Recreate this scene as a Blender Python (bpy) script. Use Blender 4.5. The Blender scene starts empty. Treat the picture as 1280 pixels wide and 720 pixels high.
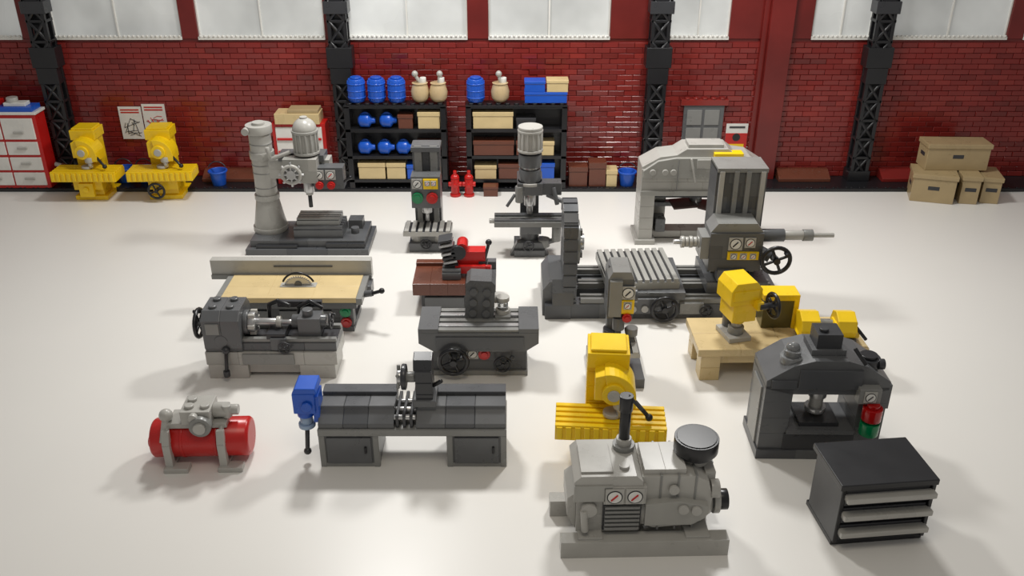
import bpy, bmesh, math, random
from mathutils import Matrix, Vector
random.seed(7)
S=0.1
scene=bpy.context.scene
scene.view_settings.view_transform='Standard'
scene.view_settings.look='None'

# ---------------------------------------------------------------- materials
MATS={}
def mat(name,col,rough=0.28,metal=0.0,trans=0.0,emis=0.0,noise=0.06,bump=0.0,nscale=6.0,coat=0.0):
    m=bpy.data.materials.new(name); m.use_nodes=True
    nt=m.node_tree; bs=nt.nodes['Principled BSDF']
    tc=nt.nodes.new('ShaderNodeTexCoord'); nz=nt.nodes.new('ShaderNodeTexNoise')
    nz.inputs['Scale'].default_value=nscale; nz.inputs['Detail'].default_value=4
    nt.links.new(tc.outputs['Object'],nz.inputs['Vector'])
    cr=nt.nodes.new('ShaderNodeValToRGB')
    cr.color_ramp.elements[0].position=0.3; cr.color_ramp.elements[1].position=0.7
    cr.color_ramp.elements[0].color=[c*(1-noise) for c in col]+[1]
    cr.color_ramp.elements[1].color=[min(1,c*(1+noise)) for c in col]+[1]
    nt.links.new(nz.outputs['Fac'],cr.inputs['Fac'])
    nt.links.new(cr.outputs['Color'],bs.inputs['Base Color'])
    mr=nt.nodes.new('ShaderNodeMapRange')
    mr.inputs['To Min'].default_value=max(0,rough-0.06); mr.inputs['To Max'].default_value=rough+0.08
    nt.links.new(nz.outputs['Fac'],mr.inputs['Value']); nt.links.new(mr.outputs['Result'],bs.inputs['Roughness'])
    bs.inputs['Metallic'].default_value=metal
    bs.inputs['Transmission Weight'].default_value=trans
    if emis:
        bs.inputs['Emission Strength'].default_value=emis
        nt.links.new(cr.outputs['Color'],bs.inputs['Emission Color'])
    if bump:
        bp=nt.nodes.new('ShaderNodeBump'); bp.inputs['Strength'].default_value=bump; bp.inputs['Distance'].default_value=0.01
        nt.links.new(nz.outputs['Fac'],bp.inputs['Height']); nt.links.new(bp.outputs['Normal'],bs.inputs['Normal'])
    MATS[name]=m
    return m
mat('LBG',(.41,.40,.37)); mat('LBG2',(.34,.335,.31)); mat('MBG',(.22,.22,.21)); mat('DBG',(.105,.108,.112)); mat('DBG2',(.075,.078,.084)); mat('BLK',(.012,.012,.014),.3)
mat('DK',(.035,.036,.04)); mat('WHT',(.72,.71,.67)); mat('TAN',(.62,.48,.25)); mat('YEL',(.86,.57,.008)); mat('RED',(.5,.012,.01))
mat('BLU',(.012,.09,.5)); mat('GRN',(.0,.2,.06)); mat('BRN',(.13,.04,.022)); mat('OLT',(.40,.30,.16)); mat('SKN',(.52,.39,.22))
mat('SIL',(.5,.5,.5),.28,.7); mat('CLR',(.85,.87,.88),.08,0,.8); mat('TRED',(.6,.01,.01),.12,0,.35); mat('TGRN',(.0,.3,.1),.12,0,.35)
mat('DRED',(.20,.018,.015),.2,0,0,0,.12,0,2.0); mat('DRED2',(.155,.014,.012),.22,0,0,0,.2,0,2.0); mat('DRED3',(.235,.024,.019),.18,0,0,0,.1,0,2.0); mat('DBRN',(.035,.015,.012))
mat('PANE',(.50,.51,.50),.25,0,0,.24,.3,0,.8)  # weak emission on the panes stands in for light from behind them
mat('TABLE',(.76,.74,.70),.36,0,0,0,.015,0,.6); mat('CONC',(.2,.19,.18),.7)
mat('OLV',(.10,.085,.025)); mat('PALEBLU',(.3,.4,.55))

# ---------------------------------------------------------------- builder
class B:
    def __init__(s,name): s.n=name; s.v=[]; s.f=[]; s.m=[]; s.s=[]; s.sl=[]; s.M=Matrix.Identity(4)
    def at(s,x=0,y=0,z=0,rx=0,ry=0,rz=0):
        s.M=Matrix.Translation((x,y,z))@Matrix.Rotation(math.radians(rz),4,'Z')@Matrix.Rotation(math.radians(ry),4,'Y')@Matrix.Rotation(math.radians(rx),4,'X'); return s
    def add(s,vs,fs,m,sm=None):
        o=len(s.v)
        for p in vs:
            q=s.M@Vector(p); s.v.append((q.x*S,q.y*S,q.z*S))
        if m not in s.sl: s.sl.append(m)
        k=s.sl.index(m)
        for i,f in enumerate(fs):
            s.f.append([o+j for j in f]); s.m.append(k); s.s.append(bool(sm and sm[i]))
    def box(s,x,y,z,dx,dy,dz,m):
        a,b,c=x+dx,y+dy,z+dz
        s.add([(x,y,z),(a,y,z),(a,b,z),(x,b,z),(x,y,c),(a,y,c),(a,b,c),(x,b,c)],[(0,3,2,1),(4,5,6,7),(0,1,5,4),(1,2,6,5),(2,3,7,6),(3,0,4,7)],m)
    def bk(s,x,y,z,dx,dy,dz,m,L=3.0,H=1.2):
        nz=max(1,round(dz/H)); h=dz/nz
        for k in range(nz):
            n=max(1,math.ceil(dx/L-.2)); 
            cuts=[dx*i/n for i in range(n+1)]
            if k%2 and n>1: cuts=[0]+[dx*(i+.5)/n for i in range(n)]+[dx]
            for a,b in zip(cuts,cuts[1:]):
                mm=m
                if m in('DBG','LBG') and random.random()<.3: mm=m+'2'
                s.box(x+a,y,z+k*h,b-a,dy,h,mm)
    def prism(s,pts,a0,a1,ax,m):
        def P(p,a):
            return {'x':(a,p[0],p[1]),'y':(p[0],a,p[1]),'z':(p[0],p[1],a)}[ax]
        n=len(pts); vs=[P(p,a0) for p in pts]+[P(p,a1) for p in pts]
        fs=[tuple(range(n))[::-1],tuple(range(n,2*n))]+[(i,(i+1)%n,n+(i+1)%n,n+i) for i in range(n)]
        s.add(vs,fs,m)
    def rev(s,x,y,z,prof,m,ax='z',n=24):
        def P(r,h,a):
            c,d=r*math.cos(a),r*math.sin(a)
            return {'z':(x+c,y+d,z+h),'x':(x+h,y+c,z+d),'y':(x+c,y+h,z+d)}[ax]
        vs=[];fs=[];sm=[]
        for r,h in prof:
            for i in range(n): vs.append(P(r,h,2*math.pi*i/n))
        for k in range(len(prof)-1):
            for i in range(n):
                j=(i+1)%n; fs.append((k*n+i,k*n+j,(k+1)*n+j,(k+1)*n+i)); sm.append(True)
        fs.append(tuple(range(n))[::-1]); sm.append(False)
        o=(len(prof)-1)*n; fs.append(tuple(range(o,o+n))); sm.append(False)
        s.add(vs,fs,m,sm)
    def cyl(s,x,y,z,r,h,m,ax='z',r2=None,n=24): s.rev(x,y,z,[(r,0),(r if r2 is None else r2,h)],m,ax,n)
    def rod(s,p,q,r,m,n=12,r2=None):
        p=Vector(p);q=Vector(q);d=q-p;L=d.length;R=d.to_track_quat('Z','Y').to_matrix().to_4x4()
        old=s.M; s.M=old@Matrix.Translation(p)@R; s.rev(0,0,0,[(r,0),(r2 or r,L)],m,'z',n); s.M=old
    def path(s,pts,r,m):
        for a,b in zip(pts,pts[1:]): s.rod(a,b,r,m,10)
        for a in pts[1:-1]: s.sph(a[0],a[1],a[2],r,m,8)
    def sph(s,x,y,z,r,m,n=16,half=False):
        pr=[]
        k0=0 if half else -n//2
        for k in range(k0,n//2+1):
            a=math.pi*k/n; pr.append((max(r*math.cos(a),.001),r*math.sin(a)))
        s.rev(x,y,z,pr,m,'z',n)
    def tor(s,x,y,z,R,r,m,ax='z',n=28,k=8,a0=0,a1=360):
        vs=[];fs=[];sm=[]
        full=(a1-a0)>=360; nn=n if full else n+1
        for i in range(nn):
            a=math.radians(a0+(a1-a0)*i/n)
            for j in range(k):
                b=2*math.pi*j/k; q=R+r*math.cos(b); c,d,h=q*math.cos(a),q*math.sin(a),r*math.sin(b)
                vs.append({'z':(x+c,y+d,z+h),'x':(x+h,y+c,z+d),'y':(x+c,y+h,z+d)}[ax])
        for i in range(n):
            i2=(i+1)%nn
            for j in range(k):
                fs.append((i*k+j,i2*k+j,i2*k+(j+1)%k,i*k+(j+1)%k)); sm.append(True)
        if not full:
            fs.append(tuple(range(k))); fs.append(tuple(range(n*k,n*k+k))); sm+=[False,False]
        s.add(vs,fs,m,sm)
    def wheel(s,x,y,z,R,ax='y',m='BLK',sp=4,out=-1):
        s.tor(x,y,z,R,R*.16,m,ax)
        for i in range(sp):
            a=2*math.pi*i/sp+.4; c,d=R*math.cos(a),R*math.sin(a)
            q={'z':(x+c,y+d,z),'x':(x,y+c,z+d),'y':(x+c,y,z+d)}[ax]
            s.rod((x,y,z),q,R*.11,m,8)
        w=.3*R
        if ax=='y': s.cyl(x,y-w,z,R*.25,2*w,m,'y'); s.cyl(x+R*.6,y+out*.55*R,z+R*.6,R*.13,.55*R,m,'y')
        elif ax=='x': s.cyl(x-w,y,z,R*.25,2*w,m,'x'); s.cyl(x+(out*.55*R if out<0 else 0),y+R*.6,z+R*.6,R*.13,.55*R,m,'x')
        else: s.cyl(x,y,z-w,R*.25,2*w,m)
    def stud(s,x,y,z,m,ax='z'):
        if ax=='z': s.cyl(x,y,z,.3,.2,m,n=16)
        elif ax=='y-': s.cyl(x,y-.2,z,.3,.2,m,'y',n=16)
        elif ax=='x-': s.cyl(x-.2,y,z,.3,.2,m,'x',n=16)
        elif ax=='x': s.cyl(x,y,z,.3,.2,m,'x',n=16)
    def gauge(s,x,y,z,w=.95,red=False):
        h=w/2
        s.box(x-h,y-.1,z-h,w,.1,w,'LBG')
        s.cyl(x,y-.13,z,h*.86,.04,'BLK','y',n=20); s.cyl(x,y-.15,z,h*.74,.04,'WHT','y',n=20)
        s.rod((x-h*.4,y-.17,z-h*.4),(x+h*.3,y-.17,z+h*.35),.05*w,'RED' if red else 'BLK',6)
    def lamp(s,x,y,z,m,r=.42): s.cyl(x,y-.3,z,r,.3,m,'y'); s.cyl(x,y-.42,z,r*.6,.12,m,'y')
    def grille(s,x,y,z,dx,dy,dz,m,n,al='y',gm='DK'):
        s.box(x,y,z,dx,dy,dz*.7,m); s.box(x+.06,y+.06,z+dz*.7,dx-.12,dy-.12,dz*.06,gm)
        for i in range(n):
            if al=='y': w=dx/n; s.box(x+w*i+w*.18,y,z+dz*.7,w*.64,dy,dz*.3,m)
            else: w=dy/n; s.box(x,y+w*i+w*.18,z+dz*.7,dx,w*.64,dz*.3,m)
    def ribs(s,x,y,z,r,h,m,n=14):
        s.cyl(x,y,z,r*.88,h,m)
        for i in range(n):
            a=2*math.pi*i/n; s.rod((x+r*.88*math.cos(a),y+r*.88*math.sin(a),z+.05),(x+r*.88*math.cos(a),y+r*.88*math.sin(a),z+h-.05),r*.11,m,6)
        s.cyl(x,y,z,r,.25,m); s.cyl(x,y,z+h-.25,r,.25,m)
    def done(s,x=0,y=0,z=0,rz=0,bev=.05,seg=2):
        me=bpy.data.meshes.new(s.n); me.from_pydata(s.v,[],s.f)
        for m in s.sl: me.materials.append(MATS[m])
        me.polygons.foreach_set('material_index',s.m); me.polygons.foreach_set('use_smooth',s.s)
        bm=bmesh.new(); bm.from_mesh(me); bmesh.ops.recalc_face_normals(bm,faces=bm.faces); bm.to_mesh(me); bm.free()
        o=bpy.data.objects.new(s.n,me); scene.collection.objects.link(o)
        o.location=(x*S,y*S,z*S); o.rotation_euler=(0,0,math.radians(rz))
        if bev:
            md=o.modifiers.new('edge_bevel','BEVEL'); md.width=bev*S; md.segments=seg; md.limit_method='ANGLE'; md.angle_limit=math.radians(50)
        return o

# ================================================================ ROOM
b=B('tabletop'); b.box(-95,8,-3,190,110,3,'TABLE'); b.done(bev=.3)
b=B('floor'); b.box(-160,-60,-78,320,240,1,'CONC'); b.done(bev=0)
WY=103.0
b=B('wall_back')
b.box(-80,WY+.15,0.02,160,1.2,16.4,'DRED2')
def bricks(x0,x1,z0,z1):
    rows=int(round((z1-z0)/.6))
    for r in range(rows):
        z=z0+r*.6; x=x0-(0 if r%2 else .9)
        while x<x1:
            a=max(x,x0); e=min(x+1.8,x1)
            if e-a>.25:
                yy=WY-random.choice([0,0,0,.03,.05]); t=random.uniform(-.02,.02); u=random.uniform(-.07,.03)
                g=.02
                vs=[(a+g,yy+t,z+g),(e-g,yy-t,z+g),(e-g,yy-t+u,z+.6-g),(a+g,yy+t+u,z+.6-g)]
                vs+=[(q[0],WY+.2,q[2]) for q in vs]
                rr=random.random()
                b.add(vs,[(0,1,2,3),(0,4,5,1),(1,5,6,2),(2,6,7,3),(3,7,4,0)],'DRED' if rr>.3 else ('DRED2' if rr>.15 else 'DRED3'))
            x+=1.8
bricks(-80,28,0.4,16.3); bricks(30.6,80,0.4,16.3)
wins=[(-72,-54),(-50.6,-36.4),(-34.6,-20.6),(-18.2,-4.9),(-2.6,10.8),(17.2,23.9),(33,39.6),(41.7,54.6),(56.4,70)]
prev=-80
for a,c in wins:
    if a>prev: b.box(prev,WY-.02,16.4,a-prev,1.4,13,'DRED2')
    prev=c
b.box(prev,WY-.02,16.4,80-prev,1.4,13,'DRED2'); b.box(-80,WY-.02,28,160,1.4,3,'DRED')
b.done(bev=.03,seg=1)
for i,(a,c) in enumerate(wins):
    b=B('window_%d'%(i+1)); w=c-a
    b.box(a,WY+.5,16.6,w,.15,11.4,'PANE')
    b.box(a,WY-.15,16.3,w,.9,.35,'WHT')
    n=int(w/.5)
    for k in range(n): b.cyl(a+.25+k*(w-.5)/(n-1),WY-.12,16.62,.14,.2,'WHT',n=8)
    for q in (0,.5,1): b.box(a+q*(w-.18),WY+.3,16.6,.18,.25,11.4,'WHT')
    b.box(a,WY+.3,22.2,w,.25,.2,'WHT'); b.box(a,WY+.3,27.8,w,.25,.2,'WHT')
    b.done(bev=.03)
b=B('baseboard_back'); b.box(-80,98.8,0,160,4.2,.4,'BLK')
for k in range(320):
    if k%3!=1: b.cyl(-79.7+k*.5,99.05,.4,.17,.1,'BLK',n=8)
b.done()
b=B('trim_1'); b.bk(28,WY-1.2,.4,2.6,1.3,29,'DRED2',H=30); b.box(27.4,WY-.5,.4,.6,.5,29,'DRED2'); b.done()
b=B('trim_2')
for x,w,m in [(-47,5,'DRED'),(-36,7,'BRN'),(-2,4,'DRED'),(19,7,'BRN'),(31,6,'BRN'),(43,5,'DRED'),(50,3,'BRN')]:
    b.prism([(102.9,.4),(100.9,.4),(100.9,.8),(102.3,1.5),(102.9,1.5)],x,x+w,'x',m)
b.done()
def truss(x):
    b=B('steel_lattice_column')
    for dx in (-1.05,.65):
        for dy in (0,1.3): b.box(dx,dy,0,.4,.4,26,'BLK')
    b.box(-.8,.75,0,1.6,.2,26,'DK')
    z=.6
    while z<25:
        for yy in (.15,1.5):
            b.rod((-.85,yy,z),(.85,yy,z+2.2),.2,'BLK',6); b.rod((.85,yy,z),(-.85,yy,z+2.2),.2,'BLK',6)
        b.box(-1.1,0,z-.15,2.2,1.7,.3,'BLK'); z+=2.2
    b.box(-1.4,-.15,13.2,2.8,1.85,2.2,'BLK'); b.box(-1.15,-.1,11.4,2.3,1.0,1.8,'BLK'); b.box(-1.25,-.1,0,2.5,1.8,1.2,'BLK'); b.box(-1.3,-.15,19,2.6,1.85,1.3,'DK')
    b.done(x,101.25,.4,0,bev=.03,seg=1)
for x in (-51.3,-18.9,16.1,40.3): truss(x)
b=B('window_10'); b.box(19.6,WY-.35,4.2,4.6,.3,4.8,'DBG')
for i in range(2):
    for j in range(2): b.box(20+i*2,WY-.45,4.6+j*2.1,1.7,.1,1.8,'MBG')
b.box(19.2,WY-.5,9.0,5.4,.5,.7,'DRED3')
for i in range(5): b.stud(19.9+i*1,WY-.25,9.7,'DRED3')
b.done()
def poster(x,z,w,h,kind):
    b=B('wall_poster'); b.box(0,0,0,w,.08,h,'WHT')
    if kind<2:
        for k in range(2): b.box(.25,-.02,h-.45-.3*k,w-.5,.03,.16,'RED')
        for k in range(12):
            a=(random.uniform(.3,w-.3),-.02,random.uniform(.3,h*.65)); c=(random.uniform(.3,w-.3),-.02,random.uniform(.3,h*.65)); b.rod(a,c,.035,'DK' if kind==0 else 'RED',5)
        if kind==1: b.cyl(w/2,-.02,h*.4,w*.2,.03,'LBG' ,'y')
    else:
        b.box(0,-.02,0,w,.05,h*.65,'RED'); b.box(.3,-.05,.3,w-.6,.05,.5,'YEL'); b.cyl(w/2,-.05,h*.5,.45,.05,'BLK','y'); b.box(.35,-.05,h-.5,w-.7,.04,.2,'DK')
    b.done(x,WY-.17,z,bev=0)
poster(-45.0,5.0,2.6,3.8,0); poster(-42.25,5.4,2.6,3.7,1); poster(24.7,3.6,2.5,3.2,2)

# ================================================================ BACK WALL FURNITURE
b=B('tool_cabinet')
b.bk(0,0,0,8,2.2,8.6,'RED',L=8,H=8.6)
for i in range(2):
    for j in range(4):
        h=1.5 if j<3 else 2.4
        b.box(.4+i*3.7,-.15,.4+j*1.8,3.5,.3,h,'WHT'); b.box(1.6+i*3.7,-.35,1.1+j*1.8,1.1,.25,.25,'LBG')
b.box(-.2,-.2,8.6,8.4,2.4,.3,'WHT'); b.box(.2,0,8.9,7.6,2.1,.5,'BLU'); b.box(1,.3,9.4,3,1.6,.6,'RED'); b.cyl(5.4,1,9.4,.6,.9,'LBG'); b.rod((1.2,1,10.2),(3.6,1,10.8),.3,'WHT'); b.cyl(2,1.2,10,.4,.9,'LBG'); b.box(4.6,.4,9.4,2.4,1.2,.4,'WHT')
b.done(-60.6,98.95,.4)
b=B('tool_cabinet'); b.bk(0,0,0,7,2.2,8,'RED',L=7,H=8)
for j in range(5): b.box(.5,-.15,.4+j*1.5,6,.3,1.2,'WHT'); b.box(3,-.35,.9+j*1.5,1.1,.25,.25,'LBG')
b.box(-.2,-.2,8,7.2,2.4,.4,'WHT'); b.box(1,.4,8.4,3,1.4,1,'LBG'); b.done(-68.2,98.95,.4)
b=B('hand_drill'); b.box(.2,-.4,0,1.6,.8,.3,'BRN'); b.rod((1,0,.3),(1,0,1.6),.35,'BRN'); b.rod((-.6,0,2.4),(1.8,0,1.5),.35,'BRN'); b.rod((-1.3,0,2.6),(-.5,0,2.35),.25,'LBG'); b.done(-50.8,99.9,.4)

def mill(name,x,y,z,rz=0,lamps=False,wh=True):
    b=B(name)
    b.box(1.7,.9,0,3.6,4,.5,'YEL'); b.bk(2.1,1.2,.5,2.8,3,2.0,'YEL')
    b.box(1.9,.6,1.3,3.2,1.2,1.2,'YEL')
    if wh: b.wheel(2.9,-.1,1.4,.85,'y'); b.rod((2.9,-.1,1.4),(2.9,.9,1.4),.2,'DK')
    else: b.box(2.6,.2,.6,1.6,.5,1.6,'YEL'); b.stud(3.4,.2,1.5,'YEL','y-')
    if lamps:
        b.lamp(5.2,-.3,2.1,'TGRN',.48); b.lamp(6.2,-.3,2.1,'RED',.48); b.box(4.6,-.3,1.4,2.2,1.8,1.1,'YEL')
    b.box(-.05,-.2,2.5,7.1,2.8,.9,'YEL')
    for i in range(5): b.box(-.05,-.17+i*.56,3.4,7.1,.38,.22,'YEL')
    for i in range(12): b.box(.05+i*.585,-.33,2.6,.38,.14,.95,'YEL')
    b.bk(1.9,2.7,2.5,1.5,2.0,4.6,'YEL'); b.box(3.2,3.2,2.5,1.2,1.5,4.6,'YEL')
    b.bk(1.9,2.2,6.5,2.7,2.6,1.1,'YEL'); b.box(2.1,2.4,7.6,2.3,2.2,.2,'YEL')
    arc=[]
    for a in range(100,-1,-10): arc.append((3.3+1.75*math.cos(math.radians(a)),5.2+1.75*math.sin(math.radians(a))))
    arc+=[(5.05,4.5),(4.05,4.5)]
    for a in range(0,101,20): arc.append((3.3+.6*math.cos(math.radians(a)),5.2+.6*math.sin(math.radians(a))))
    b.prism(arc,.7,3.0,'y','YEL')
    b.prism([(2.4,4.9),(2.4,6.6),(3.4,6.9),(3.4,4.9)],.9,3,'y','YEL')
    b.cyl(3.6,.45,5.6,.75,.35,'YEL','y'); b.cyl(3.6,.3,5.6,.4,.3,'LBG','y')
    b.cyl(4.1,1.0,4.4,.5,.6,'LBG'); b.cyl(4.1,1.0,3.8,.28,.7,'SIL'); b.cyl(3.6,1.2,3.65,.6,.3,'LBG')
    b.rod((4.9,1.0,5.0),(5.9,.4,4.1),.14,'BLK'); b.sph(5.9,.4,4.1,.25,'BLK',10)
    return b.done(x,y,z,rz)
mill('milling_machine',2.8,48.4,0,-4,lamps=True); mill('milling_machine',-50.5,95.4,0,0,wh=False); mill('milling_machine',-42.2,95.4,0,3)

def bucket(x,y,z,m='BLU'):
    b=B('bucket'); b.rev(0,0,0,[(.75,0),(.95,1.5),(1.1,1.55),(1.1,1.75),(.9,1.75),(.7,.3)],m); b.tor(0,0,1.7,1.05,.07,'DK','y',a0=20,a1=160); b.done(x,y,z)
bucket(-42.5,101.2,.4); bucket(-33.8,100.2,.4); bucket(13.2,100,.4); bucket(-44.9,101.2,.4)

def shelf(x):
    b=B('storage_rack')
    for px in (0,10.6):
        for py in (0,1.8): b.box(px,py,0,.6,.35,9.5,'BLK')
    for z in (.7,3.5,6.6,9.3): b.box(0,0,z,11.2,2.15,.35,'BLK')
    for z in range(1,10): b.box(0,.5,z,.25,1,.2,'BLK'); b.box(10.95,.5,z,.25,1,.2,'BLK')
    b.box(0,2.0,0,11.2,.12,9.4,'DK')
    for i in range(11): b.stud(.6+i,.35,9.65,'BLK')
    b.done(x,98.9,.4,bev=.03)
shelf(-18.5); shelf(-5.1)
L=[.4+z+.36 for z in (.7,3.5,6.6,9.3)]
def barrel(x,z,m='BLU',y=100.0):
    b=B('storage_barrel'); b.rev(0,0,0,[(.85,0),(.95,.5),(.98,1.25),(.95,2.0),(.85,2.5)],m)
    for h in (.5,1.25,2.0): b.tor(0,0,h,.93,.09,m)
    for i in range(12):
        a=i*math.pi/6; b.rod((.93*math.cos(a),.93*math.sin(a),.2),(.93*math.cos(a),.93*math.sin(a),2.3),.07,m,5)
    b.cyl(0,0,2.5,.6,.2,m); b.done(x,y,z)
for x in (-17.1,-14.9,-12.7,-4.0): barrel(x,L[3]+.2)
def pot(x,z,y=100.0,k=1):
    b=B('clay_pot'); b.rev(0,0,0,[(.65,0),(.95,.4),(1.02,1.1),(.85,1.7),(.75,1.9),(.9,2.05)],'SKN'); b.rod((.1,0,1.9),(-.5*k,0,2.9),.2,'LBG'); b.sph(-.5*k,0,3.0,.35,'LBG',10); b.cyl(.35,.1,1.9,.35,.7,'WHT'); b.done(x,y,z)
pot(-10.1,L[3]+.2); pot(-8.1,L[3]+.2,k=-.4); pot(-1.3,L[3]+.2,k=.3)
def jug(x,z):
    b=B('plastic_jug'); b.rev(-.9,0,.8,[(.4,0),(.76,.3),(.8,1.2),(.4,1.5),(.3,1.9)],'BLU','x'); b.tor(-.1,0,1.15,.5,.12,'BLU','y'); b.done(x,99.7,z)
for x in (-16.2,-13.8): jug(x,L[2])
for x in (-16.4,-14.2,-12.1): jug(x,L[1])
def carton(x,z,w,h,m,y=99.05,name='storage_box',d=1.7):
    b=B(name); b.box(0,0,0,w,d,h*.75,m); b.box(-.06,-.06,h*.75,w+.12,d+.12,h*.25,m); b.done(x,y,z)
carton(-10.4,L[2],2.4,1.9,'TAN'); carton(-12.6,L[2],1.6,1.6,'BRN'); carton(-10.7,L[1],2.6,1.5,'BRN')
carton(-17.4,L[0],3,1.9,'TAN'); carton(-14.2,L[0],2.1,1.9,'TAN'); carton(-11.9,L[0],2,1.7,'BLU'); carton(-9.7,L[0],1.3,2,'BLU')
carton(-4.3,L[2],4.4,1.9,'TAN'); carton(.5,L[2],2.1,1.2,'DK'); carton(-4.3,L[1],4.5,1.7,'BRN'); carton(.5,L[1],2.2,1.7,'BRN'); carton(3.1,L[1],1.6,1.6,'TAN')
carton(-4.2,L[0],2.4,1.6,'TAN'); carton(-1.5,L[0],3.2,1.8,'BRN'); carton(2.6,L[0],2.2,1.9,'BLU')
carton(1.4,L[3]+.2,4.6,1.2,'BLU'); carton(1.4,L[3]+1.41,2.2,1.2,'BLU'); carton(3.8,L[3]+1.41,2.3,1.3,'TAN')
for x,w,h,m in [(6.5,2.1,2.4,'BRN'),(8.8,1.9,2.9,'BRN'),(10.8,1.2,2.0,'TAN')]: carton(x,.4,w,h,m,99.4)
carton(-3.2,0,1.6,1.2,'BRN',97.3,d=1.2)
def hydrant(x):
    b=B('fire_hydrant'); b.cyl(0,0,0,.6,.3,'RED'); b.cyl(0,0,.3,.48,1.8,'RED'); b.sph(0,0,2.1,.52,'RED',12,True); b.cyl(0,0,2.5,.2,.5,'RED'); b.cyl(-.75,0,1.4,.28,1.5,'RED','x'); b.cyl(0,-.75,1.4,.24,.5,'RED','y'); b.done(x,97.6,0)
hydrant(-6.4); hydrant(-4.85)
b=B('parts_cabinet'); b.box(0,.6,0,6,2,7.2,'RED'); b.box(.4,.45,.6,5.2,.3,6.2,'WHT')
for j in range(4): b.box(.5,.3,.8+j*1.5,5,.3,.25,'RED')
b.box(2.7,.3,.5,.3,.3,6.4,'RED'); b.box(.5,.2,7.2,5,2.4,1.2,'TAN'); b.box(2,.4,8.4,3.4,2,.4,'OLT'); b.done(-27.0,99.7,.4)

def crate(x,y,z,w,d,h,rz):
    b=B('storage_crate'); b.bk(0,0,0,w,d,h-.5,'OLT',L=9,H=9); b.box(-.12,-.12,h-.5,w+.24,d+.24,.5,'OLT')
    b.box(w/2-.6,-.03,h*.45,1.2,.1,.45,'DK'); b.box(-.03,d/2-.6,h*.45,.1,1.2,.45,'DK'); b.done(x,y,z,rz)
crate(44.4,96.1,0,4.5,3.4,3.2,-16); crate(49.5,95.2,0,1.9,3.8,3.2,-10) ; crate(51.9,95.4,0,1.9,3.8,3.0,-12); crate(45.9,97.2,3.2,6.8,2.7,3.0,-2)

# ================================================================ MACHINES
b=B('radial_drill')
b.bk(0,0,0,12,6,.6,'DBG',L=4); b.bk(.4,.6,.6,11.2,5,.7,'DBG',L=3); b.box(7.8,.3,.6,3.8,.5,.5,'DK'); b.box(1,.25,.6,4,.4,.3,'DK')
b.cyl(1.8,3.6,1.3,1.7,.5,'LBG'); b.cyl(1.8,3.6,1.8,1.6,2.8,'LBG',r2=1.1); b.cyl(1.8,3.6,4.6,1.2,.5,'LBG'); b.cyl(1.8,3.6,5.1,1.05,6.4,'LBG'); b.cyl(1.8,3.6,8.8,1.18,.7,'LBG'); b.cyl(1.8,3.6,11.3,1.25,.8,'LBG'); b.cyl(1.8,3.6,12.1,.6,.25,'LBG'); b.cyl(.8,2.3,11.7,.35,.6,'LBG','y'); b.stud(1.9,2.6,9.2,'LBG','y-')
for z in (5.9,7.4,8.2,10.3): b.tor(1.8,3.6,z,1.05,.05,'MBG')
b.bk(2.2,2.8,6.9,6.2,1.6,1.9,'LBG',L=2); b.box(3.6,2.4,8.8,4.4,2,.6,'DBG'); b.rod((2.9,2.4,9.0),(4.9,2.2,9.8),.2,'LBG'); b.rod((2.9,2.4,9.0),(2.7,2.4,10.2),.2,'LBG')
b.bk(4.3,1.2,7.0,3.2,1.8,2.4,'LBG',L=1.6); b.ribs(6.4,2.6,9.6,1.25,2.3,'LBG2'); b.sph(6.4,2.6,11.9,1.15,'LBG',16,True); b.cyl(6.4,2.6,12.9,.35,.25,'LBG')
b.tor(5.1,.9,8,.85,.18,'LBG','y'); b.cyl(5.1,.7,8,.45,.5,'SIL','y')
for i in range(8):
    a=i*math.pi/4; b.rod((5.1,.9,8),(5.1+1.2*math.cos(a),.9,8+1.2*math.sin(a)),.12,'SIL',6)
b.box(7.0,1.4,6.4,2.9,1.4,2.1,'DBG'); b.gauge(7.6,1.4,7.8,.95); b.gauge(8.7,1.4,7.8,.95,True); b.lamp(7.6,1.4,6.8,'RED',.38); b.lamp(8.7,1.4,6.8,'RED',.38); b.rod((9.8,1.6,7),(10.6,1.2,7.6),.13,'BLK'); b.sph(10.6,1.2,7.6,.2,'BLK',8)
b.cyl(6.4,2,5.9,.5,1.1,'SIL'); b.cyl(6.4,2,5.6,.35,.4,'LBG'); b.rod((6.4,2,5.7),(6.4,2,4.3),.2,'BLK')
b.grille(4.6,1.2,1.3,4.8,3.0,1.2,'DBG',5,'x'); b.grille(4.9,1.6,2.5,4.2,2.3,.7,'MBG',4,'x'); b.cyl(10.4,2.6,1.3,.4,.6,'DBG'); b.box(9.6,3.6,1.3,1.4,1.4,.9,'DBG')
b.done(-26,81.6,0)

b=B('pillar_drill')
b.bk(.5,0,0,3.8,4,.9,'DBG',L=2); b.cyl(1.3,1.0,.9,.65,.9,'LBG'); b.cyl(3.3,1.0,.9,.65,.9,'LBG'); b.box(1.2,.4,.9,2.4,1.6,.9,'MBG'); b.wheel(2.2,-.3,1.0,.5,'y')
b.grille(0,-.3,1.8,4.7,2.6,.6,'LBG',7,'y')
b.bk(1,2.4,.9,2.6,1.8,9.2,'DBG',L=4); b.box(1.2,2.2,6.5,.7,.3,3.6,'MBG'); b.box(2.7,2.2,6.5,.7,.3,3.6,'MBG')
b.box(1.95,2.3,6.5,.7,.2,3.5,'DK'); b.box(.9,2.0,9.6,2.8,2.3,.45,'DBG')
b.bk(.9,.6,4.4,2.8,1.8,3.2,'DBG',L=3); b.gauge(1.5,.6,6.9,1.0); b.box(2.1,.45,6.4,1.4,.15,1,'YEL'); b.gauge(2.5,.45,7.0,.5,True); b.gauge(3.1,.45,7.0,.5,True)
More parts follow.
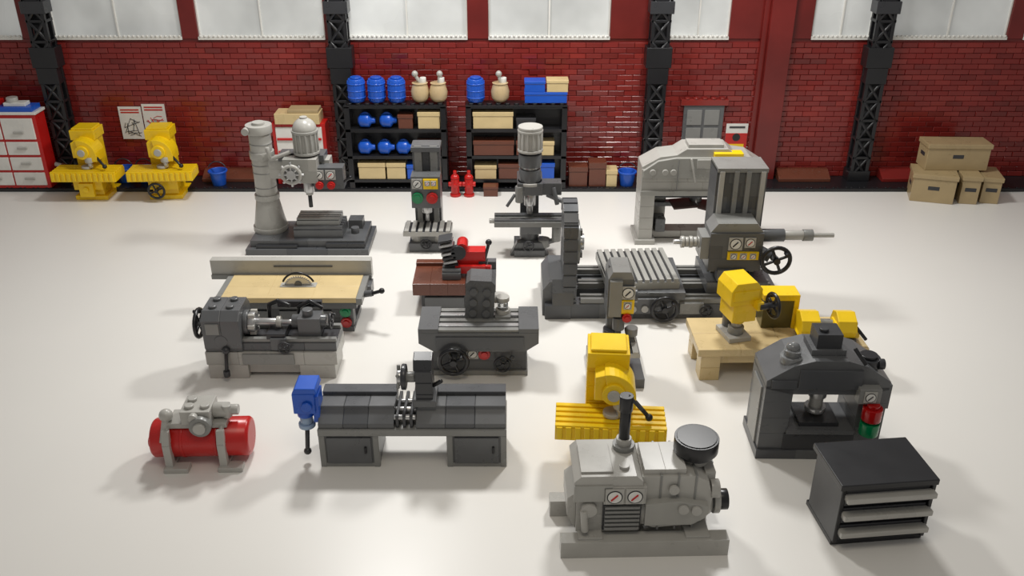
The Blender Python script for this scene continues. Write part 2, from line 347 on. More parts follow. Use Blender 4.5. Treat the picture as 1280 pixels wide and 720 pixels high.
b.lamp(1.5,.6,5.5,'TGRN',.55); b.lamp(2.9,.6,5.5,'RED',.55); b.cyl(2.3,1.4,3.7,.5,.8,'SIL'); b.cyl(2.3,1.4,2.8,.2,1,'SIL'); b.box(1.3,1.8,2.4,.5,.6,2.2,'MBG'); b.box(2.9,1.8,2.4,.5,.6,2.2,'MBG')
b.done(-10.6,82.4,0)

b=B('vertical_milling_machine')
b.bk(-1.5,0,0,3,3.6,.7,'DBG'); b.prism([(-1.4,0),(-1.9,.0),(-1.2,1.4),(1.2,1.4),(1.9,0)],.3,1.2,'y','DBG'); b.cyl(0,1.6,.7,.95,2.6,'DBG'); b.wheel(-.1,-.3,1.3,.5,'y','DK'); b.cyl(1.4,.9,.8,.6,.8,'MBG')
b.box(-.9,-.2,2.5,2,2.4,.8,'DBG'); b.box(-3.4,-.2,3.2,6.8,2.2,.55,'MBG'); b.box(-3.4,-.1,3.75,6.8,.6,.2,'DBG'); b.box(-3.4,1.2,3.75,6.8,.6,.2,'DBG'); b.cyl(-3.9,1,3.4,.25,.6,'LBG','x')
b.bk(-.9,2.2,.7,1.8,1.6,7.5,'DBG'); b.box(-1.2,.2,6.3,2.4,3.6,1.2,'DBG')
b.rod((-1.0,.4,5.6),(-1.0,.4,7.2),.4,'MBG'); b.bk(1.1,.6,6.2,1.9,1.4,1.2,'DBG'); b.rod((1.6,.8,6.2),(3.1,.3,5.7),.22,'DBG'); b.rod((2.2,.6,7),(2.6,.2,5.4),.22,'DBG'); b.rod((-1.4,.6,6.3),(-2.2,.2,5.2),.15,'DBG')
b.cyl(0,1.2,7.5,1.05,1.2,'DBG'); b.cyl(0,1.2,8.7,.85,.3,'SIL'); b.cyl(0,1.2,9.0,1.1,1.2,'DBG'); b.cyl(0,1.2,10.2,.9,.25,'DK'); b.ribs(0,1.2,10.4,1.2,2.1,'LBG'); b.cyl(0,1.2,12.5,1.15,.3,'LBG')
b.cyl(0,1.2,5.0,.55,1.3,'SIL'); b.cyl(0,1.2,4.1,.3,1,'SIL'); b.cyl(0,1.2,7.2,1.2,.3,'LBG')
b.cyl(2.6,.6,1.5,.45,2,'MBG'); b.rod((1.5,.8,1.2),(2.6,.6,1.6),.25,'DBG')
b.done(1.7,81.2,0)

# frame press J : boxy portal frame with a wide rectangular opening
b=B('frame_press')
for x in (0,10.6):
    b.bk(x,0,.4,1.4,3.4,4.8,'LBG'); b.box(x-.3,-.3,0,2.0,4.0,.5,'LBG')
b.bk(0,.2,5.2,12,3.3,2.6,'LBG',L=3,H=1.3)
b.prism([(0,7.8),(0,8.0),(1.7,9.0),(3.3,9.2),(4.2,9.8),(8.2,9.8),(9,9.2),(10.4,9.0),(12,8.0),(12,7.8)],.3,3.4,'y','LBG')
b.prism([(.1,7.0),(.1,7.7),(1.5,8.7),(3.2,9.0),(9.0,9.0),(10.6,8.7),(11.9,7.7),(11.9,7.0)],-.1,.3,'y','LBG2')
b.box(-.05,-.02,5.1,12.1,.25,.5,'LBG2'); b.box(3.4,-.15,5.8,.12,.2,3.1,'MBG'); b.box(8.6,-.15,5.8,.12,.2,3.1,'MBG')
for x in (1.0,2.2,3.0,9.2,10.0,11.0): b.stud(x,-.1,7.6,'LBG','y-')
b.box(4.4,.6,9.8,3.4,2,.35,'LBG'); b.box(6.8,-.2,9.0,2.8,1.2,.5,'YEL'); b.rod((4.6,-.25,9.0),(5.2,-.25,6.6),.1,'LBG'); b.box(5.2,-.25,8.0,1.4,.3,.9,'LBG')
b.bk(1.4,1.2,.2,9.2,1.8,.7,'LBG'); b.bk(1.4,2.8,.9,1.6,.4,4.3,'LBG'); b.bk(9,2.8,.9,1.6,.4,4.3,'LBG')
b.at(4.4,1.2,3.7,0,-4,4); b.box(-1.1,-1.1,0,2.4,2.4,.25,'DBRN'); b.at(6.6,1.0,3.6,0,12,-8); b.box(-.8,-1.1,0,2.4,2.4,.25,'DBRN'); b.at()
b.cyl(5.8,1.8,3.9,.6,1.4,'SIL'); b.box(1.4,2.3,3.1,9.2,.9,.45,'DBG'); b.box(8.6,.9,.9,1.5,2,2.4,'DBG'); b.box(1.8,.9,.9,1.0,1.6,1.4,'DBG'); b.box(1.4,.3,4.8,9.2,3,.4,'DK')
b.done(12.6,84.4,0)

# boring mill K
b=B('horizontal_boring_mill')
b.bk(.4,0,0,19.2,1.4,1.4,'DBG',L=4); b.bk(.4,2.9,0,19.2,1.2,1.4,'DBG',L=4); b.bk(.4,5.6,0,19.2,1.4,1.4,'DBG',L=4)
b.box(.4,1.4,0,19.2,1.5,.5,'DK'); b.box(.4,4.1,0,19.2,1.5,.5,'DK')
for y in (.1,.8,3.0,3.6,5.8,6.4): b.box(2.6,y,1.4,16.8,.35,.45,'MBG')
b.bk(3,1.5,.5,16,.5,.9,'DBG'); b.bk(3,4.6,.5,16,.5,.9,'DBG')
b.bk(16.5,-.2,0,3.4,7.2,1.5,'DBG'); b.bk(-.4,-.1,0,2.2,7.1,1.3,'DBG',L=2); b.prism([(-.6,0),(-.6,2.4),(0,3.2),(1.2,3.2),(1.2,0)],.6,6,'y','DBG'); b.prism([(-.1,1.3),(.1,2.4),(.7,3.4),(.7,1.3)],.2,2.0,'x','DBG')
arc=[(.3,0),(.3,7.6)]+[(2.7-2.4*math.cos(math.radians(a)),7.6+2.1*math.sin(math.radians(a))) for a in range(10,180,12)]+[(5.1,7.6),(5.1,0)]
b.prism(arc,1.1,2.2,'x','DBG'); b.cyl(2.2,2.7,6.0,1.9,.3,'MBG','x'); b.cyl(2.4,2.7,6.0,.7,.5,'SIL','x')
for i in range(4):
    a=i*math.pi/2+.5; b.box(2.4,2.7+1.3*math.cos(a)-.25,6.0+1.3*math.sin(a)-.25,.3,.5,.5,'DBG')
for k in range(7): b.box(1.05,.18,.9+k*1.1,1.2,.2,.85,'DBG2')
for a in range(15,180,24):
    b.at(1.65,2.7-2.4*math.cos(math.radians(a)),7.6+2.1*math.sin(math.radians(a)),90-a,0,0); b.box(-.6,-.4,-.1,1.2,.8,.2,'DBG2')
b.at()
b.bk(5.0,-.1,1.85,6.4,7,.7,'DBG'); b.box(6,-.4,.7,4.4,.5,1.4,'DBG')
b.at(7.7,3.4,2.5,0,0,4); b.grille(-3.1,-2.9,0,6.2,6.4,.95,'LBG2',10,'y','DK'); b.at()
b.wheel(9.6,-.9,1.4,1.05,'y'); b.rod((9.6,-.9,1.4),(9.6,0,1.4),.25,'DBG'); b.wheel(13.2,-.5,1.0,.5,'y'); b.box(11,-.3,.6,2,.4,1,'MBG'); b.stud(7,-.4,1.2,'LBG','y-'); b.stud(8,-.4,1.2,'LBG','y-')
b.bk(13.4,1.2,1.85,5.2,5.4,1.0,'DBG'); b.bk(13.8,3.4,2.85,4.2,2.8,9.3,'DBG',L=2.2)
for x in (14.0,15.2,16.2,17.4): b.box(x,3.1,2.9,.4,.35,9.2,'LBG' if x in(14.0,17.4) else 'MBG')
b.box(13.8,3.2,12.0,4.2,3,.35,'MBG')
b.bk(13.2,.7,4.2,4.4,2.6,3.4,'DBG',L=2.2); b.prism([(13.2,7.6),(13.8,8.4),(17,8.4),(17.6,7.6)],.9,3.2,'y','MBG')
b.gauge(15.3,.7,6.7,1.15); b.gauge(16.5,.7,6.8,.9,True); b.box(14.7,.5,5.3,2.6,.2,.7,'YEL'); b.gauge(15.2,.5,5.65,.55); b.gauge(16.0,.5,5.65,.55,True); b.gauge(16.8,.5,5.65,.5,True)
b.box(12.5,.9,5.2,.8,2,2.0,'MBG'); b.bk(14,.4,3.4,2.4,1,1,'DBG')
b.rod((17.4,1.4,5.8),(18.4,.9,5.4),.5,'DBG'); b.wheel(18.7,.2,5.4,1.15,'y'); b.rod((18.7,.2,5.4),(18.5,1.3,5.5),.3,'DBG')
b.cyl(17.6,2,6.9,.55,2.0,'DBG','x'); b.cyl(19.6,2,6.9,.42,1.6,'LBG','x'); b.cyl(21.2,2,6.9,.5,.8,'MBG','x'); b.cyl(22,2,6.9,.2,1.8,'LBG','x')
for k in range(5): b.cyl(12.4-k*.35,2,6.3,.5-.06*(k%2),.28,'LBG','x')
b.cyl(10.4,2,6.3,.2,.6,'SIL','x')
b.done(3.2,68.8,0)

# table saw
b=B('table_saw')
b.bk(1.4,.6,0,8.6,3.6,2.3,'DK',L=4); b.box(1.0,.4,0,1,4,.5,'DBG'); b.box(9.6,.4,0,1,4,.5,'DBG'); b.box(.4,.1,2.3,10.6,4.3,.6,'DBG')
for x in (2,4.5,7): b.box(x,.45,.4,1.8,.2,1.5,'DBG')
b.lamp(10.0,.5,1.9,'TGRN',.45); b.lamp(10.0,.5,.9,'TRED',.45); b.box(9.5,.5,.3,1.1,1,2.2,'DBG')
for i,(x,w) in enumerate([(0,3.7),(3.7,3.7),(7.4,3.6)]): b.box(x,0,2.9,w,2.1,.45,'TAN'); b.box(x,2.1,2.9,w,2.2,.45,'TAN')
b.box(-.5,0,2.7,.5,4.4,.6,'MBG'); b.box(11.0,0,2.7,.5,4.4,.6,'MBG')
b.box(4.4,1.9,3.3,3,.8,.12,'LBG'); b.box(4.0,1.5,3.3,3.8,1.6,.06,'TAN')
pts=[]
for i in range(36):
    a=math.pi*i/35; r=1.2 if i%2 else 1.0; pts.append((5.9+r*math.cos(a),3.35+r*math.sin(a)*.75))
b.prism(pts,2.2,2.35,'y','SIL'); b.tor(5.9,2.3,3.1,1.4,.09,'BLK','y',a0=25,a1=155); b.cyl(5.9,2.1,3.5,.3,.4,'DBG','y')
b.bk(-2.0,4.5,2.9,13.7,.8,1.7,'LBG',L=7,H=3); b.box(-2.0,4.3,2.9,13.7,.3,.4,'MBG'); b.box(3.4,4.4,4.0,5,.12,.12,'DBG')
b.rod((11.2,1.5,2.9),(12.2,1.2,3.2),.28,'DBG'); b.rod((12.0,1.2,3.1),(13.0,1.0,3.5),.15,'BLK'); b.sph(13.0,1,3.5,.25,'BLK',10)
b.box(11.0,3,1.9,.8,1.5,1,'DBG')
b.done(-23.7,66.2,0)

# metal lathe C
b=B('metal_lathe')
b.bk(0,0,0,3,3.2,1.2,'LBG'); b.bk(6.9,0,0,2.7,3.2,1.2,'LBG'); b.box(3,.3,.35,3.9,2.6,.85,'LBG'); b.bk(-.1,0,1.2,9.9,3.3,1.1,'LBG',L=2.4)
b.box(2.7,-.15,1.3,3.9,.2,.9,'MBG'); b.bk(2.6,.2,2.3,7.2,2.9,.7,'DBG',L=2.4); b.box(2.6,.3,3.0,7.2,.4,.3,'MBG'); b.box(2.6,2.4,3.0,7.2,.4,.3,'MBG'); b.box(2.6,.9,2.9,7.2,1.3,.2,'DK')
b.prism([(.1,2.3),(-.1,2.7),(-.1,5),(.5,5.6),(2.7,5.6),(3.2,5.0),(3.2,2.3)],0,1.4,'x','DBG'); b.prism([(.1,2.3),(-.1,2.7),(-.1,5),(.5,5.6),(2.7,5.6),(3.2,5.0),(3.2,2.3)],1.4,2.8,'x','DBG')
b.stud(.7,1,5.6,'DBG'); b.stud(2,1,5.6,'DBG'); b.stud(.7,2.2,5.6,'DBG'); b.stud(2,2.2,5.6,'DBG'); b.cyl(1.3,-.15,3.3,.5,.2,'DBG','y'); b.box(.3,-.22,3.9,1,.2,.9,'MBG')
b.wheel(-.7,1.5,4.0,1.05,'x'); b.cyl(-.7,1.5,4.0,.3,.8,'DBG','x'); b.rod((1.6,-.2,2.6),(1.5,-.5,.8),.14,'BLK'); b.sph(1.6,-.2,2.6,.32,'DK',10); b.cyl(1.5,-.5,.5,.25,.5,'DK')
b.cyl(2.8,1.5,4.1,.95,.35,'DBG','x'); b.cyl(3.15,1.5,4.1,.8,.5,'SIL','x')
for i in range(6):
    a=i*math.pi/3; b.box(3.2,1.5+.8*math.cos(a)-.15,4.1+.8*math.sin(a)-.15,.5,.3,.3,'LBG')
b.cyl(3.6,1.5,4.1,.3,1.6,'SIL','x'); b.cyl(5.2,1.5,4.1,.45,.35,'LBG','x'); b.cyl(5.5,1.5,4.1,.2,.9,'SIL','x')
b.bk(4.6,.3,3.2,1.4,2.4,.5,'DK'); b.box(4.9,.1,2.4,1.2,.3,1,'DBG'); b.wheel(6,-.2,2.8,.45,'y','DK')
b.bk(6.9,.8,3.2,1.7,1.6,1.5,'DBG'); b.cyl(6.4,1.5,4.2,.5,2.6,'DBG','x'); b.wheel(9.3,1.5,4.2,.6,'x','DK',out=1); b.cyl(7.6,1.5,4.7,.4,.5,'DBG')
b.path([(4.3,2.8,3.2),(4.4,2.8,4.9),(5.2,2.4,5.4),(6.2,2,5.2)],.18,'BLK'); b.path([(6.6,2.6,3.4),(6.7,2.6,4.8),(7.6,2.6,5.3),(8.6,2.4,4.8)],.15,'BLK'); b.bk(5,2.9,4.6,3.4,.4,.5,'DK')
b.done(-23,59.4,0)

# hacksaw G
b=B('power_hacksaw')
b.bk(.7,.2,0,6,3.6,1.6,'DK'); b.box(1,-.02,.2,3.4,.25,1.2,'DBG'); b.bk(0,0,1.6,4.5,4.4,1.1,'BRN',L=1.5); b.bk(4.5,.6,1.6,2.6,3.6,.9,'DBG'); b.box(4.5,3.4,2.5,2.6,.8,.7,'DBG')
b.box(0,3.6,2.7,4.5,.8,.3,'BRN'); b.grille(2.5,.8,2.7,1.6,2.6,.9,'DBG',4,'x'); b.at(3.3,2.2,3.5,0,-12,0)
for k in range(7): b.box(-.6,-.7,k*.4,1.2,1.5,.22,'SIL' if k%2 else 'DK')
b.at(); b.bk(3.8,2,3.6,2.4,1.3,1.2,'RED'); b.cyl(4.2,1.7,5.2,.5,1.6,'RED','y'); b.cyl(3.9,1.5,4.9,.65,.5,'DK','y'); b.cyl(5.9,2.4,3.3,.5,.6,'DK'); b.box(3.6,1.4,3.0,2.6,.5,.7,'RED')
b.rod((6.1,2.2,3.8),(6.5,2,5.6),.14,'BLK'); b.sph(6.5,2,5.7,.28,'BLK',10); b.rod((5.4,2.0,3.4),(6.7,1.7,3.5),.2,'RED')
b.done(-8.5,70,0)

# surface grinder H
b=B('surface_grinder')
b.bk(.1,.3,0,7.1,3.0,2.4,'DBG',L=2.4); b.box(0,.1,0,7.3,3.3,.4,'MBG')
b.prism([(-.9,3.0),(-.9,3.9),(8.1,3.9),(8.1,3.0),(7.1,2.3),(.2,2.3)],-.2,3.4,'y','DBG'); b.box(.4,-.3,2.5,6.6,.15,1.1,'DBG2')
b.box(-.9,-.2,3.9,1.5,3.6,.35,'DBG'); b.box(6.6,-.2,3.9,1.5,3.6,.35,'DBG')
for y,m in ((-.1,'MBG'),(.55,'SIL'),(1.3,'MBG'),(2.2,'SIL'),(2.9,'MBG')): b.box(.6,y,3.9,6,.45,.22,m)
b.at(3.6,1.7,4.0,0,3,0); b.bk(-1.1,0,0,2.2,2.1,2.4,'DBG',L=3,H=2.6); b.prism([(-1.1,2.4),(-1.1,3.0),(-.8,3.3),(.8,3.3),(1.1,3.0),(1.1,2.4)],0,2.1,'y','DBG')
for i in (-.5,.5):
    for z in (.6,1.5,2.4): b.stud(i,0,z,'DBG','y-')
b.at(); b.cyl(5.4,2.4,4.1,.55,.5,'LBG'); b.cyl(5.4,2.4,4.6,.4,.7,'CLR'); b.cyl(5.4,2.4,5.3,.5,.35,'LBG'); b.cyl(4.5,2.6,5.3,.3,1.0,'LBG','x'); b.box(4.8,1.6,3.9,1.2,1.2,.4,'MBG')
b.wheel(1.7,-.7,1.7,1.05,'y'); b.cyl(1.7,-.7,1.7,.3,1.1,'DBG','y'); b.gauge(3.1,.25,1.9,.9); b.lamp(4.0,.3,1.9,'RED',.45); b.wheel(5.4,-.4,1.3,.6,'y'); b.cyl(5.4,-.4,1.3,.2,.7,'DBG','y'); b.sph(6.1,-.6,2.0,.2,'DK',8)
b.done(-6.1,59.7,0)

# wood lathe A
b=B('wood_lathe')
for x in (0,8.3):
    b.box(x,0,0,3.8,3.2,2.5,'DBG'); b.box(x-.05,-.05,0,3.9,.25,.3,'MBG'); b.box(x-.05,-.08,0,.4,.3,2.5,'MBG'); b.box(x+3.45,-.08,0,.4,.3,2.5,'MBG')
    b.box(x+.45,-.14,.35,2.9,.2,2.0,'DBG'); b.box(x+2.9,-.3,1.2,.16,.2,.5,'BLK')
b.box(-.05,-.15,2.5,12.2,3.5,.5,'MBG')
pr=[(0,3.0),(0,3.35),(.9,3.9),(.9,4.15),(3.2,4.15),(3.2,3.0)]
for a,c,m in ((0,1.6,'DBG'),(1.6,3.2,'DBG2'),(3.2,4.9,'DBG'),(6.3,8.2,'DBG'),(8.2,10.1,'DBG2'),(10.1,12.1,'DBG')):
    b.prism(pr,a,c,'x',m)
for a,c in ((0,4.9),(6.3,12.1)): b.box(a,2.2,4.15,c-a,1.0,.25,'DBG2')
for k in range(3): b.box(5.0+k*.45,.1,3,.22,3,.9,'DK')
for y in (.3,1.2,2.1): b.cyl(4.9,y,3.7,.18,1.4,'SIL','x')
b.bk(6.3,.9,4.15,1.1,1.6,2.6,'DK',H=.9); b.box(6.1,.7,4.15,1.5,2,.5,'DBG'); b.prism([(1,6.7),(1.2,7.4),(2,7.6),(2.6,7.2),(2.6,6.7)],6.2,7.4,'x','DK')
b.cyl(5.4,1.5,6.0,.85,.3,'DK','x'); b.cyl(5.65,1.5,6.0,.35,.6,'MBG','x'); b.cyl(5.1,1.5,6,.5,.3,'SIL','x')
for i in range(5):
    a=i*2*math.pi/5; b.rod((5.2,1.5,6),(5.2,1.5+.8*math.cos(a),6+.8*math.sin(a)),.13,'MBG',6)
b.rod((7.4,1.4,5.4),(8,1.2,5.9),.14,'BLK')
b.bk(-1.5,.2,4.0,1.4,1.7,1.5,'BLU'); b.prism([(-1.5,5.5),(-1.3,5.9),(0,5.9),(.1,5.5)],.2,1.9,'y','BLU'); b.box(-.3,.4,3.2,.4,1.4,2,'BLU'); b.cyl(-.9,.9,3.5,.55,.5,'BLU'); b.cyl(-.9,.9,2.9,.42,.6,'PALEBLU'); b.cyl(-.9,.9,2.6,.55,.3,'PALEBLU'); b.cyl(-.6,.0,4.6,.35,.2,'BLU','y')
b.rod((-.9,.9,2.7),(-1.0,.6,.9),.15,'DK'); b.sph(-1.0,.6,.8,.26,'DK',10)
b.done(-12.5,48.7,0)

# small air compressor B
b=B('air_compressor')
b.rev(0,1.0,1.6,[(1.0,0),(1.2,.06),(1.3,.2),(1.3,6.2),(1.2,6.34),(1.0,6.4)],'RED','x',40); b.cyl(-.35,1,1.3,.4,.5,'RED','x'); b.cyl(2.0,1,1.6,1.34,.2,'RED','x',n=40); b.cyl(4.2,1,1.6,1.34,.2,'RED','x',n=40)
for x in (1.0,4.5):
    b.at(x,0,0,0,0,0); b.box(0,-.6,0,.5,.5,2.0,'LBG'); b.box(0,2.2,0,.5,.5,2.0,'LBG'); b.box(0,-.6,0,.5,3.3,.3,'LBG'); b.box(-.1,-.85,0,1.6,.8,.35,'LBG'); b.at()
    b.tor(x+.25,1.0,1.6,1.45,.16,'LBG','x',a0=-10,a1=190); b.prism([(-.6,2.0),(-.3,2.9),(0,2.9),(-.1,2.0)],x,x+.5,'x','LBG')
b.box(1.3,.2,2.8,3.8,1.7,.4,'LBG'); b.bk(2.3,.0,3.2,1.9,2,1.0,'LBG'); b.stud(2.8,.6,4.2,'LBG'); b.stud(3.8,.6,4.2,'LBG'); b.stud(2.8,1.4,4.2,'LBG')
b.cyl(3.6,-.5,3.3,.7,.6,'MBG','y'); b.cyl(3.6,-.7,3.3,.4,.3,'LBG','y'); b.cyl(3.2,-.4,3.9,.3,.4,'LBG','y'); b.cyl(4.2,1,3.7,.5,1.0,'LBG','x'); b.cyl(5.2,1,3.7,.35,.6,'LBG','x'); b.cyl(5.1,.8,3.3,.3,.9,'LBG'); b.sph(1.2,.6,3.6,.45,'LBG',12); b.rod((1.2,.6,3.5),(1.0,-.2,2.0),.25,'LBG')
b.done(-23.6,48.7,0,2)

# pedestal drill O
b=B('pedestal_drill')
b.bk(-2,-2,0,4,5,.8,'DBG'); b.cyl(-.2,1.2,.8,.6,8,'DBG'); b.grille(-1.8,-1.6,2.4,3.4,2.6,.5,'LBG',5,'y'); b.cyl(-.3,.8,2,.7,1.6,'DK')
b.bk(-.9,-.4,5.1,1.9,2.4,3.2,'DBG'); b.prism([(-.9,8.3),(-.6,8.9),(.7,8.9),(1.0,8.3)],-.4,2.2,'y','MBG'); b.box(-.8,-.75,5.4,.9,.35,2.9,'MBG')
b.at(.55,-.5,-1,0,0,0); b.gauge(0,0,8.3,1.05); b.box(-.5,-.12,6.6,1.0,.15,1.1,'YEL'); b.gauge(0,-.1,7.3,.6,True); b.lamp(0,0,6.3,'RED',.35); b.at()
b.cyl(.9,.6,6.5,.5,.5,'DBG','x'); b.cyl(0,-.3,4.2,.45,1.0,'DBG'); b.cyl(0,-.3,3.2,.22,1.2,'DK'); b.rod((.9,.4,3.9),(1.2,0,2.2),.35,'DBG'); b.cyl(1.1,.2,3.4,.45,.6,'MBG')
b.done(7.9,60,0)

# workbench L and its tools
b=B('workbench')
for x in (.3,11.0):
    for y in (.2,3.3): b.bk(x,y,0,1.5,1.4,2.2,'TAN')
for i in range(4): b.box(i*3.2,0,2.2,3.2,2.5,.6,'TAN'); b.box(i*3.2,2.5,2.2,3.2,2.5,.6,'TAN')
b.box(.6,.4,1.4,11.8,.5,.8,'TAN'); b.bk(6.5,.4,0,.8,4,2.2,'TAN'); b.box(.6,4.4,.4,11.8,.3,1.8,'TAN')
b.done(13.9,58.9,0,1)
b=B('bench_drill_press')
b.box(-.9,-.9,0,1.8,2.4,.4,'LBG'); b.cyl(0,0,.4,.6,.6,'MBG'); b.cyl(0,0,1.0,.4,.7,'LBG'); b.cyl(0,1.2,.4,.5,3,'DBG')
b.bk(-.75,-.7,1.6,1.9,2.2,1.5,'YEL'); b.prism([(-1.1,3.1),(-1.1,4.3),(-.7,4.9),(.9,4.9),(1.4,4.3),(1.4,3.1)],-.8,1.6,'y','YEL'); b.box(-.9,-.9,3.5,2,.15,.8,'YEL'); b.cyl(0,-.1,1.4,.5,.4,'YEL')
b.box(1.2,.0,2.7,.6,1,.7,'YEL'); b.wheel(2.1,-1.3,3.1,.9,'x',out=1); b.cyl(1.0,-1.3,3.1,.25,1.1,'DK','x'); b.box(.8,-1.4,2.8,.5,.8,.7,'YEL')
b.done(17.0,60.9,2.8,14)
b=B('control_box'); b.bk(0,0,0,2.6,1.5,2.4,'OLV',H=2.4); b.box(-.1,-.1,2.4,2.8,1.7,.5,'YEL'); b.box(2.3,-.12,0,.4,1.7,2.5,'YEL'); b.done(19.3,62.25,2.8,0)
b=B('bench_grinder'); b.box(.2,0,0,4.0,2.0,.35,'DBG'); b.cyl(.6,1.0,1.15,.35,3.2,'MBG','x'); b.bk(1.7,.5,.35,1,1.2,.9,'DBG')
for x,t in ((-.1,0),(2.6,1)):
    b.prism([(.1,.5),(-.4,1.2),(.0,1.9),(.9,2.3),(1.7,2.0),(2.0,1.2),(1.7,.5)],x,x+1.4,'x','YEL'); b.cyl(x+.2,.9,1.2,.8,1.0,'DK','x'); b.prism([(-.2,.5),(.2,1.5),(1.1,1.7),(1.4,.5)],.3,1.6,'y','YEL') if t==0 else b.prism([(2.2,.4),(2.5,1.6),(3.6,1.7),(4.4,.9),(4.4,.4)],.2,1.4,'y','YEL')
b.rod((3.9,.3,1.5),(4.8,-.2,.5),.13,'BLK'); b.sph(3.9,.3,1.6,.25,'BLK',10); b.box(.3,-.5,0,.9,.7,.5,'SIL')
b.done(21.7,59.9,2.8,-2)

# hydraulic press M
b=B('hydraulic_press')
b.bk(-.1,-.1,0,8,4,.7,'DBG',L=2.7)
for x in (0,6.1): b.bk(x,.1,.7,1.8,3.5,4.9,'DBG',L=3)
b.box(-.1,.8,.7,.3,2,4.4,'MBG')
b.prism([(0,5.4),(0,6.0),(1.6,7.1),(2.9,7.5),(5,7.5),(6.3,7.1),(7.9,6.0),(7.9,5.4),(6.4,5.0),(1.6,5.0)],.1,3.6,'y','DBG')
b.box(2,-.1,5.5,4,.3,1.4,'DBG2'); b.box(.3,-.05,5.5,1.6,.2,.6,'DBG2')
b.bk(3.1,1,7.5,1.6,1.6,1.4,'DK'); b.box(2.8,.8,7.5,2.2,2,.4,'DBG'); b.stud(3.6,1.6,8.9,'DK')
b.cyl(3.9,1.6,4.0,.6,1.1,'SIL'); b.cyl(3.9,1.6,3.0,.45,1.1,'LBG'); b.cyl(3.9,1.6,2.9,.7,.3,'SIL')
b.bk(1.6,.0,.7,4.6,3.4,1.3,'DK'); b.box(1.7,-.1,2.0,4.4,3.4,.3,'DBG'); b.box(2.6,.4,2.3,2.6,2.4,.3,'DK')
b.cyl(1.7,1.2,6.8,.75,.5,'CLR'); b.cyl(1.7,1.2,7.3,.55,.5,'CLR'); b.sph(1.7,1.2,7.8,.45,'CLR',14,True)
b.cyl(6.7,1.4,6.4,.75,.7,'DK'); b.cyl(6.7,1.4,7.1,.55,.2,'BLK'); b.cyl(7.2,1,6.8,.35,.4,'DK','x'); b.bk(5.8,-.5,4.7,1.4,.7,1.1,'MBG'); b.gauge(6.5,-.5,5.25,.8)
b.rod((5.3,.4,8.3),(6.0,-.1,7.4),.13,'BLK'); b.box(7.9,.2,3.9,.2,1.6,1.8,'DBG')
b.cyl(6.8,-.55,3.6,.62,.9,'TRED'); b.cyl(6.8,-.55,4.5,.4,.25,'TRED'); b.cyl(6.8,-.55,2.5,.62,.9,'TGRN'); b.cyl(6.8,-.55,3.4,.4,.2,'TGRN'); b.box(6.2,-.5,2.2,1.2,.7,.3,'DBG')
b.done(16.3,49.6,0,-1)

# large compressor P
b=B('piston_compressor')
b.bk(0,0,0,9.7,.9,1.15,'LBG',L=12); b.bk(-.4,3.6,0,9.6,.9,1.15,'LBG',L=12)
for x in (1,7.2): b.box(x,.2,.8,1.4,4,.5,'LBG')
b.bk(.9,.9,1.2,3.6,3.2,2.5,'LBG',L=4); b.prism([(.9,3.7),(.7,4.9),(1.1,5.3),(4.2,5.3),(4.6,4.9),(4.6,3.7)],.7,4.2,'y','LBG'); b.box(.7,.6,3.6,2.2,.2,1.1,'LBG2')
b.stud(3.6,1.5,5.3,'LBG'); b.box(1.1,1.0,5.3,1.8,2.6,.12,'LBG')
b.gauge(3.0,.6,4.0,1.05,True); b.gauge(4.15,.6,4.0,1.05,True); b.box(2.4,.6,3.4,2.4,.4,1.2,'LBG')
for k in range(6): b.box(2.5,.55,1.55+k*.3,2.0,.4,.17,'MBG')
b.box(2.4,.75,1.4,2.2,.3,1.9,'DK'); b.cyl(1.6,.5,3.0,.45,.4,'LBG','y'); b.rod((1.3,.6,3.0),(1.4,.5,1.6),.22,'LBG'); b.prism([(.9,1.2),(.4,2.2),(.4,3.4),(.9,3.8)],1.2,3.8,'y','LBG')
hull=[(4.6,1.7),(4.6,5.0),(7.6,5.0),(8.4,4.6),(8.7,3.4),(8.6,2.3),(7.8,1.5),(5.4,1.3)]
b.prism(hull,1.0,4.2,'y','LBG'); b.prism([(4.8,1.9),(4.8,3.4),(6.6,3.6),(8.4,3.2),(8.3,2.4),(7.5,1.9)],.5,1.1,'y','LBG2')
b.rev(4.6,2.2,2.4,[(1.4,0),(1.5,1),(1.3,3.6),(.8,4.3)],'LBG','x',28)
for x in (5.6,6.6,7.6): b.box(x,.95,1.2,.12,3.3,3.9,'MBG')
b.stud(6.4,.9,4.2,'LBG','y-'); b.stud(6.95,.5,3.1,'LBG','y-'); b.stud(7.7,.5,3.0,'LBG','y-'); b.bk(4.7,1.2,5.0,2.4,2.6,.35,'LBG',L=1.3)
b.cyl(9.0,2.2,2.5,.95,.35,'LBG','x'); b.cyl(8.4,2.2,2.5,.7,.7,'DBG','x'); b.cyl(9.35,2.0,2.5,.62,.5,'BLK','x'); b.cyl(8.6,1.4,3.8,.55,.5,'LBG','x'); b.bk(8.3,1.6,3.4,.6,2,1.4,'LBG'); b.box(8.8,3,2,.3,1,2.4,'MBG')
b.cyl(7.9,2.8,4.8,.8,.5,'LBG'); b.cyl(7.9,2.8,5.3,1.1,.3,'DK'); b.cyl(7.9,2.8,5.55,1.28,.85,'BLK',n=40); b.cyl(7.9,2.8,6.4,1.15,.05,'BLK',n=40)
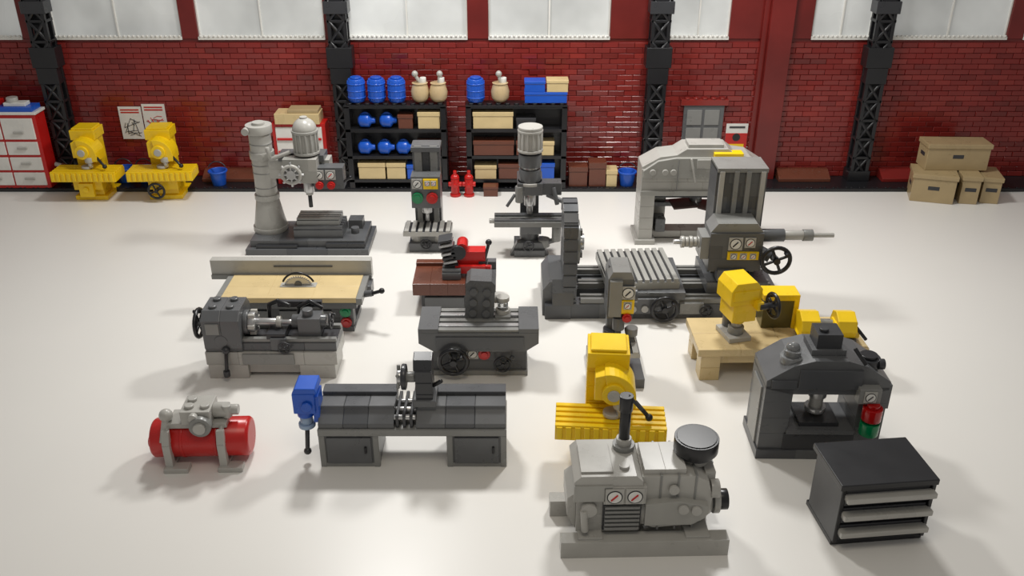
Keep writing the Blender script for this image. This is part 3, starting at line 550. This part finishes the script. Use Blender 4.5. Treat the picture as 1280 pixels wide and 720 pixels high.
b.cyl(3.8,3.4,5.3,.65,.3,'MBG'); b.cyl(3.8,3.4,5.6,.45,.4,'LBG'); b.cyl(3.8,3.4,6.0,.32,1.9,'BLK'); b.cyl(3.8,3.4,7.9,.4,1.0,'BLK'); b.rod((3.9,3.4,8.9),(4.7,3.2,8.0),.1,'DK')
b.done(2.8,40.2,0,1.5)

# drawer chest Q
b=B('drawer_chest')
b.bk(.1,.3,.3,5.4,3.5,3.9,'BLK',L=6,H=4); b.box(0,.2,0,5.6,3.7,.35,'BLK'); b.box(-.15,-.1,4.2,5.8,4.1,.4,'BLK'); b.box(0,0,.35,.25,3.6,3.9,'BLK'); b.box(5.35,0,.35,.25,3.6,3.9,'BLK')
for k in range(3):
    b.box(.3,.1,.45+k*1.25,5.0,.3,1.1,'DK'); b.box(.2,-.45,1.0+k*1.25,5.3,.6,.35,'LBG'); b.box(.25,-.2,.86+k*1.25,5.2,.4,.18,'MBG')
b.done(18.7,41.1,0,6)

# ================================================================ LIGHTS / WORLD / CAMERA
def area(name,x,y,z,size,power,col,tx,ty):
    l=bpy.data.lights.new(name,'AREA'); l.shape='DISK'; l.size=size*S; l.energy=power; l.color=col
    o=bpy.data.objects.new(name,l); scene.collection.objects.link(o); o.location=(x*S,y*S,z*S)
    d=Vector((tx-x,ty-y,-z)); o.rotation_euler=d.to_track_quat('-Z','Y').to_euler()
area('fill_light',-14,83,48,8,172,(1,.99,.965),-8,68)
area('fill_light',18,83,48,8,172,(1,.99,.965),10,68)
area('fill_light',0,26,60,24,66,(1,.91,.77),0,80)  # added warm fill for the foreground, not a fixture of the room
w=bpy.data.worlds.new('World'); scene.world=w; w.use_nodes=True
nt=w.node_tree; bg=nt.nodes['Background']; bg.inputs['Color'].default_value=(1,.975,.94,1); bg.inputs['Strength'].default_value=.27
cam=bpy.data.cameras.new('camera'); co=bpy.data.objects.new('camera',cam); scene.collection.objects.link(co)
cam.sensor_width=36; cam.lens=36*1150/1280; co.location=(0,0,38*S); co.rotation_euler=(math.radians(90-27),0,0); cam.clip_start=.01; cam.clip_end=200
scene.camera=co
